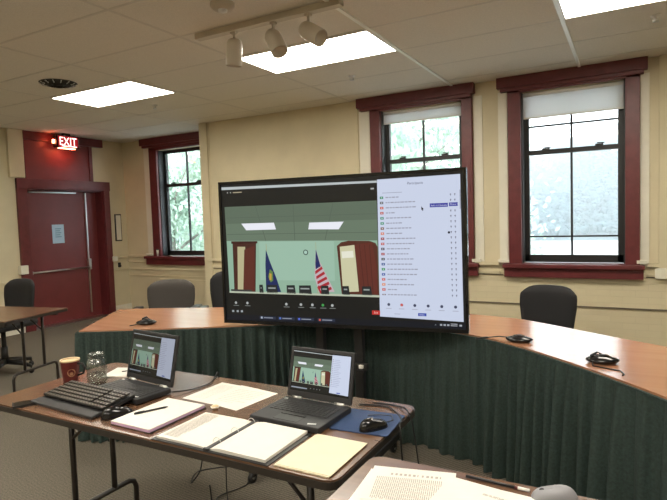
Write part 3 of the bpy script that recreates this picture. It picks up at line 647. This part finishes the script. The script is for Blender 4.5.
def call_screen(w_, h_, gain, full, y=0):
    p = Pic(w_, h_, gain, y); rnd = random.Random(3)
    p.rect(0, 0, 1, 1, (22, 23, 22), 1)
    p.poly([(.004, .022), (.680, .036), (.680, .050), (.004, .042)], (190, 198, 200), 2)
    call_video(p)
    p.poly([(.681, .030), (.987, .024), (.990, .950), (.678, .934)], WHT, 3)
    if full:
        p.text('Participants', .795, .072, .022, (70, 72, 84), 5); p.rect(.70, .118, .775, .121, (150, 152, 164), 5)
        cols = [(40, 140, 96), (96, 100, 104), (206, 92, 62), (190, 82, 70), (40, 140, 110), (46, 146, 110), (128, 84, 60), (222, 128, 96), (158, 40, 46), (196, 92, 86), (70, 60, 80), (168, 52, 58), (52, 62, 66), (52, 88, 150), (42, 152, 82), (64, 90, 168), (212, 92, 82), (224, 140, 88), (200, 78, 60), (96, 70, 70)]
        for k in range(20):
            v = .150+k*.0335; hh = .008 if k < 19 else .004
            p.poly([(.690, v-hh), (.703, v-hh), (.703, v+hh), (.690, v+hh)], cols[k], 5); p.poly([(.6945, v-.003), (.6985, v-.003), (.6985, v+.003), (.6945, v+.003)], (226, 228, 234), 6)
            x = .712; end = .712+rnd.choice((.03, .05, .075, .09, .105, .11))
            while x < end: d = rnd.uniform(.006, .014); p.rect(x, v-.004, x+d, v+.003, (156, 158, 172), 5); x += d+.003
            if k != 2:
                for du in (.952, .967): p.dot(du, v-.004, .005, (130, 132, 146), 5, 6); p.rect(du-.001, v-.003, du+.001, v+.006, (130, 132, 146), 5)
        p.rect(.877, .199, .942, .224, (62, 66, 158), 6); p.rect(.946, .198, .977, .221, (62, 66, 158), 6)
        p.text('Ask to Unmute', .881, .218, .016, (214, 218, 240), 8); p.text('More >', .950, .215, .016, (214, 218, 240), 8)
        p.poly([(.846, .215), (.855, .234), (.851, .235), (.853, .243), (.850, .244), (.848, .236), (.846, .239)], (20, 20, 24), 8)
        p.dot(.944, .385, .008, (40, 40, 52), 6)
        for k in range(6): p.dot(.714+.0497*k, .852+.001*k, .010, (70, 74, 96) if k != 1 else (200, 90, 90), 5); p.rect(.703+.0497*k, .876+.001*k, .724+.0497*k, .880+.001*k, (170, 172, 186), 5)
        p.rect(.825, .903, .856, .922, (50, 72, 168), 5); p.text('Invite', .830, .918, .015, (220, 224, 240), 7); p.rect(.735, .912, .757, .915, (150, 152, 164), 5)
        p.rect(.984, .12, .987, .24, (150, 154, 170), 5)
        p.rect(.03, .060, .034, .068, (206, 208, 210), 5); p.rect(.045, .060, .049, .068, (190, 200, 190), 5); p.rect(.058, .061, .10, .068, (176, 166, 140), 5); p.rect(.655, .082, .668, .092, (180, 182, 184), 5)
        for u_, g in ((.05, 0), (.105, 0), (.285, 0), (.35, 0), (.40, 0), (.445, 1), (.485, 0)):
            c = (70, 160, 84) if g else (180, 184, 184); p.dot(u_, .870, .010, c, 5); p.rect(u_-.012, .888, u_+.014, .892, (140, 144, 144), 5)
        for u_ in (.030, .052, .072): p.rect(u_, .925, u_+.010, .940, (170, 176, 184), 5)
        p.rect(.647, .895, .679, .923, (196, 50, 44), 5); p.text('End', .655, .915, .018, (240, 210, 205), 7)
        p.rect(.0, .958, 1, 1, (16, 20, 30), 4)
        for u_, c in ((.16, (180, 190, 210)), (.245, (90, 120, 200)), (.33, (90, 110, 220)), (.42, (200, 90, 70))):
            p.rect(u_, .962, u_+.075, .984, (38, 46, 66), 5); p.rect(u_+.006, .966, u_+.014, .980, c, 6); p.rect(u_+.020, .970, u_+.062, .976, (150, 156, 170), 6)
        p.text('^', .886, .985, .020, (190, 196, 205), 6)
        for u_ in (.905, .918, .931): p.rect(u_, .968, u_+.008, .980, (170, 176, 186), 6)
        p.rect(.944, .964, .968, .968, (190, 194, 202), 6); p.rect(.944, .975, .968, .979, (190, 194, 202), 6); p.rect(.975, .968, .984, .980, (170, 176, 186), 6)
    else:
        for k in range(16): p.dot(.70, .14+k*.042, .010, ((60, 80, 90), (120, 60, 60))[k % 2], 5, 6); p.rect(.72, .136+k*.042, .80+.05*rnd.random(), .146+k*.042, (170, 176, 200), 5)
        p.rect(.02, .905, .30, .935, (150, 158, 172), 5)
        for u_ in (.36, .42, .47, .52): p.dot(u_, .90, .012, (150, 154, 156), 5, 6)
        p.rect(.80, .90, .86, .925, (80, 96, 180), 5)
    return p
# big display on a rolling stand
tv = thing('television', 'big black flat display showing a video call with a participant list', 'television', (-1.6065, 2.93, .768), math.atan2(.22, 1.597))
TW, TH = 1.612, .941
m = MB(); m.box((-TW/2, 0, 0), (TW/2, .045, TH), bev=.006); m.box((-TW/2+.2, .04, .12), (TW/2-.2, .085, TH-.2), bev=.015); obj('housing', m, 'blackgloss', tv)
m = MB(); m.box((-TW/2, -.010, 0), (TW/2, .002, .022)); m.box((-TW/2, -.010, TH-.016), (TW/2, .002, TH)); m.box((-TW/2, -.010, .022), (-TW/2+.016, .002, TH-.016)); m.box((TW/2-.016, -.010, .022), (TW/2, .002, TH-.016)); obj('bezel', m, 'blackgloss', tv)
p = call_screen(TW-.028, TH-.034, .54, True, -.001); sc = obj('screen', p.m, p.mats, tv, recalc=False); sc.location = (0, 0, .020)
m = MB(); m.box((-.05, .0, -.008), (.05, .02, .002)); obj('sensor', m, 'black', tv)
st = thing('display_stand', 'black rolling stand holding up the big display', 'display stand', (-1.60, 3.03, 0))
for x in (-.18, .10): m = MB(); m.box((x-.028, -.02, .08), (x+.028, .02, 1.3), bev=.004); obj('upright', m, 'black', st)
m = MB(); m.box((-.30, -.045, 1.05), (.26, -.015, 1.11)); m.box((-.30, -.045, 1.32), (.26, -.015, 1.38)); m.box((-.2, -.03, 1.03), (.12, .0, 1.40)); obj('mount_bracket', m, 'black', st)
m = MB(); m.box((-.12, -.05, .50), (.17, -.02, .54)); m.box((.10, -.06, .475), (.15, -.05, .50)); obj('cable_tray', m, 'black', st)
m = MB(); m.box((.125, -.075, .515), (.150, -.055, .537), bev=.003); obj('plug', m, 'white', st)
for x in (-.24, .32):
    m = MB(); m.box((x-.025, -.72, .07), (x+.025, .05, .11), bev=.006); ft = obj('foot_bar', m, 'black', st)
    for y in (-.70, -.02): m = MB(); m.cyl((x-.010, y, .03), (x+.010, y, .03), .03, 14); m.box((x-.016, y-.012, .035), (x+.016, y+.012, .075)); cs_ = obj('caster', m, 'black', ft); m = MB(); m.cyl((x-.012, y, .03), (x+.012, y, .03), .012, 10); obj('hub', m, 'metal', cs_)
m = MB(); m.box((-.24, -.03, .07), (.32, .03, .11)); obj('cross_bar', m, 'black', st)

# ------------------------------------------------------------ things on the front table (top at .74)
Z0 = .7402
def laptop(label, hinge_c, ang, wd, dp, sw, sh, tilt, shadecol, gain, panelz):
    t = thing('laptop', label, 'laptop', (hinge_c[0], hinge_c[1], Z0), ang)
    m = MB(); m.box((-wd/2, -dp, .003), (wd/2, 0, .024), bev=.004); base = obj('base', m, 'laptop', t)
    m = MB()
    rows = 6
    for r_ in range(rows):
        n = 14
        for k in range(n):
            x = -wd/2+.022+(wd-.044)*k/n; m.box((x+.001, -.038-.0165*(r_+1)+.0015, .024), (x+(wd-.044)/n-.0015, -.038-.0165*r_-.0015, .0262))
    obj('keys', m, 'darkgrey', base)
    m = MB(); m.box((-.05, -dp+.012, .0242), (.05, -dp+.058, .0252)); m.box((-.05, -dp+.062, .0242), (.05, -dp+.070, .0262)); obj('touchpad', m, 'black', base)
    m = MB(); m.box((wd/2-.055, -dp+.018, .0242), (wd/2-.025, -dp+.026, .0252), rot=(0, 0, .3)); m.box((-wd/2+.012, -.03, .0242), (-wd/2+.026, -.022, .0262)); obj('badge', m, 'metal', base)
    m = MB(); m.cyl((-wd/2+.03, 0, .024), (-wd/2+.07, 0, .024), .007, 8); m.cyl((wd/2-.07, 0, .024), (wd/2-.03, 0, .024), .007, 8); obj('hinge', m, 'metal', base)
    # lid, leaning back
    m = MB(); m.box((-sw/2, 0, 0), (sw/2, .010, sh), bev=.003); lid = obj('lid', m, 'laptop', t); lid.location = (0, .001, .026); lid.rotation_euler = (-tilt, 0, 0)
    p = call_screen(sw-.024, sh-.036, gain, False, -.0006); s_ = obj('screen', p.m, p.mats, lid, recalc=False); s_.location = (0, 0, .024)
    return t
laptop('black laptop at the left with a dim call on screen, behind the external keyboard', (-1.835, 1.630), math.radians(-7), .32, .165, .32, .215, math.radians(13), 0, .31, 0)
laptop('black laptop at the right with a bright call on screen, beside the blue mouse pad', (-1.035, 1.72), math.radians(-2), .29, .225, .285, .190, math.radians(14), 0, .55, 0)

t = thing('keyboard', 'black external keyboard with palm rest at the left end of the table', 'keyboard', (-1.925, 1.390, Z0+.0120), math.radians(-3)); t.rotation_euler = (math.radians(6), 0, math.radians(-3))
m = MB(); m.box((-.20, -.085, .0), (.20, .085, .014), bev=.004, rot=(math.radians(3), 0, 0)); obj('body', m, 'black', t)
m = MB(); m.box((-.20, -.112, .0), (.20, -.068, .013), bev=.005); obj('palm_rest', m, 'darkgrey', t)
m = MB()
for r_ in range(6):
    x = -.192
    while x < .185:
        wk = .0175 if not (r_ == 0 and -.09 < x < .01) else .09
        if not (.085 < x < .093): m.box((x, -.060+r_*.0225, .016+r_*.0012), (x+wk-.0022, -.060+r_*.0225+.0185, .024+r_*.0012), bev=.002)
        x += wk
ky = obj('keys', m, mat('worn dark key caps', (.035, .033, .03), .35), t)
m = MB()
for r_ in range(6):
    for k in range(21):
        x = -.188+k*.0182; m.box((x+.002, -.054+r_*.0225, .0241+r_*.0012), (x+.008, -.049+r_*.0225, .0244+r_*.0012))
obj('key_legends', m, mat('cream key legends', (.26, .24, .19), .5), ky)
def mouse(label, loc, rz, s_=1.0, m1='blackgloss', cord=None):
    t = thing('computer_mouse', label, 'mouse', loc, rz)
    m = MB(); m.sm = True
    def fn(a, b):
        th = 2*PI*a; x = .058*math.cos(th); y = .031*math.sin(th)*(1+.12*math.cos(2*th)); k = math.cos(b*PI/2); top = .036*(1+.18*math.cos(th)*-1)
        return (x*k**.55*s_ if k > 1e-6 else 0, y*k**.55*s_ if k > 1e-6 else 0, top*math.sin(b*PI/2)*s_)
    m.grid(fn, 24, 8); obj('shell', m, m1, t)
    m = MB(); m.cyl((.030*s_, -.003, .0225*s_), (.030*s_, .003, .0225*s_), .008*s_, 12); obj('wheel', m, 'darkgrey', t)
    if cord:
        m = MB(); m.tube(cord, .0018, 6); obj('cord', m, 'black', t)
    return t
mouse('black glossy mouse between the external keyboard and the notepad', (-1.672, 1.335, Z0), math.radians(60))
pad = thing('mouse_pad', 'blue cloth mouse pad at the right end of the table', 'mouse pad', (-.80, 1.66, Z0), math.radians(4))
m = MB(); m.prism(rrect(-.105, -.10, .105, .10, .012), 0, .0035); obj('cloth', m, 'blue', pad)
m = MB(); m.prism(rrect(-.106, -.101, .106, .101, .012), 0, .0012); obj('rubber_base', m, 'black', pad)
mouse('black mouse lying on the blue mouse pad', (-.755, 1.61, Z0+.0036), math.radians(55), .92, 'blackgloss', [(.05, 0, .012), (.09, .02, .004), (.11, .06, .003), (.08, .09, .003), (.04, .11, .003)])

t = thing('smartphone', 'flat black phone at the left end of the table', 'phone', (-2.13, 1.285, Z0), math.radians(-30))
m = MB(); m.prism(rrect(-.030, -.060, .030, .060, .008), 0, .009); obj('body', m, 'black', t)
m = MB(); m.prism(rrect(-.027, -.056, .027, .056, .006), .009, .0096); obj('glass', m, 'blackgloss', t)
t = thing('mug', 'maroon insulated mug with cream rim and round emblem, left of the jar', 'mug', (-2.255, 1.56, Z0))
m = MB(); m.lathe([(0, 0), (.030, 0), (.032, .004), (.041, .092), (.041, .10), (.037, .10), (.034, .03), (0, .02)]); obj('body', m, 'cup', t)
m = MB(); m.lathe([(.0415, .096), (.043, .099), (.043, .103), (.039, .104), (.037, .098), (0, .094)]); obj('rim', m, 'coffee', t)
m = MB(); m.tube([(.038, .012, .085), (.062, .02, .085), (.070, .023, .065), (.064, .021, .04), (.036, .012, .03)], .005, 8); obj('handle', m, 'black', t)
m = MB()
def emb(a0, rr, zc):
    pts = []
    for k in range(16):
        a = a0+rr*math.cos(2*PI*k/16)/.0375; z = zc+rr*math.sin(2*PI*k/16); R_ = .0322+(z-.004)*.1023+.0006; pts.append((R_*math.cos(a), R_*math.sin(a), z))
    return pts
a0 = math.atan2(-1.56, 2.255)+.1; m.face(emb(a0, .018, .047)); m.mi = 1; m.face([(x*1.012, y*1.012, z) for x, y, z in emb(a0, .013, .047)]); m.mi = 0; m.face([(x*1.022, y*1.022, z) for x, y, z in emb(a0, .008, .043)])
obj('emblem', m, ['cupband', 'cup'], t, recalc=False)
t = thing('glass_jar', 'clear glass jar half full of water, right of the maroon mug', 'jar', (-2.105, 1.585, Z0))
m = MB(); m.lathe([(0, .002), (.030, .001), (.036, .008), (.037, .075), (.033, .090), (.027, .096), (.027, .112), (.029, .112), (.029, .116), (.026, .116), (.025, .096), (.031, .089), (.0345, .075), (.0335, .010), (.028, .005), (0, .006)], n=32); obj('glass', m, 'jar', t)
m = MB(); m.lathe([(0, .0065), (.0325, .0085), (.034, .040), (0, .040)], n=24); obj('water', m, glass('water', (.84, .87, .86), .10, .25), t)
m = MB()
for z in (.098, .103, .108): m.tube([(.0285*math.cos(2*PI*k/24), .0285*math.sin(2*PI*k/24), z+.002*k/24) for k in range(24)], .0010, 5, closed=True)
obj('thread', m, 'jar', t)

def sheet_stack(name, label, cat, loc, rz, w_, d_, h_, mats_='paper', group=None):
    t = thing(name, label, cat, loc, rz, group)
    m = MB(); m.box((-w_/2, -d_/2, 0), (w_/2, d_/2, h_)); obj('pages', m, mats_, t); return t
def lines(par, w_, d_, z, rows, seed=1, margin=.02, x0=None, x1=None, th=.0022, mt='ink'):
    rnd = random.Random(seed); m = MB(); x0 = -w_/2+margin if x0 is None else x0; x1 = w_/2-margin if x1 is None else x1
    y = d_/2-margin; st_ = (d_-2*margin)/rows
    for r_ in range(rows):
        x = x0; e = x1-(rnd.random()*.4*(x1-x0) if rnd.random() < .25 else 0)
        while x < e: L = rnd.uniform(.006, .02); m.box((x, y-th, z), (min(x+L, e), y, z+.0002)); x += L+.003
        y -= st_
    return obj('print', m, mt, par)
for o_ in bpy.data.objects:
    if o_.get('category') == 'jar': o_.scale = (1.2, 1.2, 1.2)
t = thing('notepad', 'cream writing pad with lilac page edges, beside the mouse', 'notepad', (-1.525, 1.405, Z0), math.radians(-1))
m = MB(); m.box((-.10, -.135, 0), (.10, .135, .004)); obj('back_cover', m, 'black', t)
m = MB(); m.box((-.098, -.138, .004), (.096, .130, .0125)); obj('lilac_pages', m, 'pink', t)
m = MB(); m.box((-.098, -.138, .0126), (.096, .130, .0150)); obj('top_page', m, 'paper', t)
t = thing('pen', 'black pen lying on the cream writing pad', 'pen', (-1.565, 1.40, Z0+.0185), math.radians(62))
m = MB(); m.tube([(-.062, 0, 0), (.05, 0, 0)], .0037, 8); obj('barrel', m, 'black', t)
m = MB(); m.tube([(.05, 0, 0), (.062, 0, 0)], [.0036, .0008], 8); obj('tip', m, 'darkgrey', t)
m = MB(); m.box((-.058, -.001, .0035), (-.025, .001, .005)); obj('clip', m, 'black', t)

t = thing('ring_binder', 'open ring binder full of white pages in the middle of the table', 'binder', (-1.155, 1.375, Z0), 0)
m = MB(); m.box((-.235, -.14, 0), (.235, .115, .003), bev=.001); obj('cover', m, 'black', t)
def page_block(x0, x1, hgt, side):
    m = MB(); m.sm = False
    def fn(a, b):
        x = x0+(x1-x0)*a; k = abs(x-0)/.22; z = .004+hgt*min(1, (k*5))**.6 if k < .2 else .004+hgt*(1-.25*(k-.2)); return (x, -.128+.238*b, z)
    m.grid(fn, 16, 1)
    N = 16
    for b in (0, 1):
        for k in range(N):
            p0, p1 = fn(k/N, b), fn((k+1)/N, b); m.face([p0, p1, (p1[0], p1[1], .003), (p0[0], p0[1], .003)])
    e = 1 if abs(x1) > abs(x0) else 0
    p0, p1 = fn(e, 0), fn(e, 1); m.face([p0, p1, (p1[0], p1[1], .003), (p0[0], p0[1], .003)]); return m
lp = obj('pages', page_block(-.222, -.004, .007, -1), 'paper', t); rp_ = obj('pages', page_block(.004, .218, .010, 1), 'paper', t)
m = MB(); rnd = random.Random(11)
for k in range(24):
    x = -.208
    while x < -.150: L = rnd.uniform(.006, .016); m.box((x, -.108+k*.0088, .0105), (min(x+L, -.146), -.1045+k*.0088, .0108)); x += L+.002
obj('print', m, 'ink', lp)
m = MB(); m.box((-.008, -.135, .003), (.008, .130, .010), bev=.002); m.box((-.010, -.140, .003), (.010, -.130, .012), bev=.002); obj('spine_plate', m, 'darkgrey', t)
for y in (-.085, .005, .095):
    m = MB(); m.tube([(.016*math.cos(PI*k/12), y, .008+.018*math.sin(PI*k/12)) for k in range(13)], .0011, 6); obj('ring', m, 'metal', t)
t = thing('paper_sheets', 'printed white sheets fanned out at the back edge between the two laptops', 'papers', (-1.455, 1.70, Z0), math.radians(0))
m = MB(); m.box((-.105, -.115, 0), (.105, .115, .0008), rot=(0, 0, math.radians(-3))); a = obj('sheet', m, 'paper', t); a.location = (-.03, .0, 0); lines(a, .19, .22, .0010, 14, 4)
m = MB(); m.box((-.105, -.115, .001), (.105, .115, .0018), rot=(0, 0, math.radians(-8))); a = obj('sheet', m, 'paper', t); a.location = (.07, -.01, 0); lines(a, .18, .2, .0020, 9, 5)
t = thing('manila_folder', 'cream folder of papers at the right corner of the table', 'folder', (-.815, 1.37, Z0), 0)
m = MB(); m.box((-.092, -.122, 0), (.090, .115, .0045), bev=.0008); obj('cover', m, 'manila', t)
m = MB(); m.box((-.087, -.118, .0045), (.094, .120, .0062)); obj('sheet', m, 'manila', t)
t = thing('paper_pile', 'white sheets lying flat behind the glass jar', 'papers', (-2.13, 1.76, Z0), math.radians(22))
m = MB(); m.box((-.08, -.075, 0), (.10, .075, .004)); obj('sheet', m, 'paper', t)
m = MB(); m.box((-.07, -.07, .0041), (.11, .07, .006), rot=(0, 0, .12)); obj('sheet', m, 'paper', t)
t = thing('earbud_case', 'small round white object between the notepad and ring binder', 'small case', (-1.385, 1.545, Z0), .4)
m = MB(); m.ball((0, 0, .009), .016, .013, .009, 2); obj('shell', m, 'coffee', t)
m = MB(); m.tube([(.016*math.cos(2*PI*k/16), .013*math.sin(2*PI*k/16), .010) for k in range(16)], .0012, 5, closed=True); obj('seam', m, 'white', t)

# ------------------------------------------------------------ papers on the near table
t = thing('printed_document', 'printed page with a bold heading and a column of figures, nearest the table corner', 'papers', (-.515, 1.33, Z0), math.radians(14))
for k, (dx, dy, a) in enumerate(((-.02, -.055, -.14), (-.012, -.035, -.08), (0, -.01, -.02))):
    m = MB(); m.box((-.115, -.11, .0008*k), (.112, .075, .0008*k+.0007), rot=(0, 0, a)); s_ = obj('sheet', m, 'paper', t); s_.location = (dx, dy, 0)
m = MB(); rnd = random.Random(5)
for k in range(12): m.box((-.060+k*.012, .030, .0), (-.060+k*.012+rnd.uniform(.003, .008), .042, .0002))
q = obj('heading', m, 'ink', s_); q.location = (0, 0, .0026)
m = MB(); rnd = random.Random(8)
for k in range(34):
    y = .018
    while y > -.098: L = rnd.uniform(.01, .035); m.box((-.095+k*.0052, max(-.10, y-L), 0), (-.0925+k*.0052, y, .0002)); y -= L+.003
q = obj('figures', m, 'ink', s_); q.location = (0, 0, .0026)
t = thing('blank_sheets', 'mostly blank white sheets overlapping the printed page, beside the grey mouse', 'papers', (-.325, 1.27, Z0+.004), math.radians(-8))
for k, a in enumerate((.08, 0)):
    m = MB(); m.box((-.11, -.13, .0009*k), (.115, .105, .0009*k+.0008), rot=(0, 0, a)); s_ = obj('sheet', m, 'paper', t)
q = lines(s_, .14, .05, .0018, 3, 9); q.location = (.04, .06, 0)
t = thing('pen', 'dark pen with a white end lying on the far edge of the near table', 'pen', (-.31, 1.405, Z0+.005), math.radians(-4))
m = MB(); m.tube([(-.08, 0, 0), (.055, 0, 0)], .004, 8); obj('barrel', m, 'black', t)
m = MB(); m.tube([(.055, 0, 0), (.085, 0, 0)], .0042, 8); obj('cap', m, 'white', t)
m = MB(); m.tube([(.048, 0, 0), (.056, 0, 0)], .0045, 8); obj('band', m, 'trim', t)
mouse('grey mouse at the far edge of the near table', (-.165, 1.385, Z0), math.radians(195), .95, 'seat')

# ------------------------------------------------------------ cables
def cable(label, pts, rad=.003):
    P = [Vector(p) for p in pts]; out = []
    for i in range(len(P)-1):
        p0, p1, p2, p3 = P[max(i-1, 0)], P[i], P[i+1], P[min(i+2, len(P)-1)]
        for k in range(8):
            q = k/8; out.append(.5*((2*p1)+(p2-p0)*q+(2*p0-5*p1+4*p2-p3)*q*q+(3*p1-p0-3*p2+p3)*q**3))
    out.append(P[-1]); m = MB(); m.tube(out, rad, 6); o = obj('cable', m, 'black'); tag(o, label, 'cable'); return o
cable('black cable running from the left laptop over the back edge of the table', [(-1.665, 1.60, .753), (-1.63, 1.68, .745), (-1.62, 1.78, .744), (-1.66, 1.86, .744), (-1.67, 1.90, .73), (-1.67, 1.92, .4), (-1.7, 2.0, .01), (-1.5, 2.2, .006)])
cable('black cable behind the jar leading to the left laptop', [(-2.13, 1.74, .752), (-2.06, 1.80, .752), (-1.98, 1.80, .748), (-1.93, 1.73, .75)], .0025)
cable('black cable hanging over the right end of the table beside the mouse pad', [(-.90, 1.80, .744), (-.80, 1.82, .744), (-.71, 1.74, .744), (-.68, 1.66, .74), (-.672, 1.66, .6), (-.66, 1.70, .42), (-.66, 1.8, .30)])
cable('second black cable dropping from the right end of the table to the floor', [(-.86, 1.84, .744), (-.76, 1.84, .744), (-.692, 1.78, .742), (-.675, 1.80, .60), (-.69, 1.9, .3), (-.80, 2.1, .006), (-1.0, 2.4, .006)])
cable('black cable lying in a loop on the carpet under the table', [(-1.84, 1.98, .72), (-1.88, 2.0, .4), (-2.0, 2.1, .15), (-2.12, 2.15, .02), (-2.2, 2.3, .006), (-2.0, 2.45, .006), (-1.85, 2.3, .006), (-1.9, 2.1, .006), (-1.7, 2.02, .006), (-1.55, 2.05, .006)])
cable('black cable straggling across the carpet beneath the binder', [(-1.62, 1.75, .30), (-1.60, 1.76, .1), (-1.55, 1.78, .01), (-1.4, 1.8, .006), (-1.25, 1.78, .006), (-1.1, 1.8, .006)])
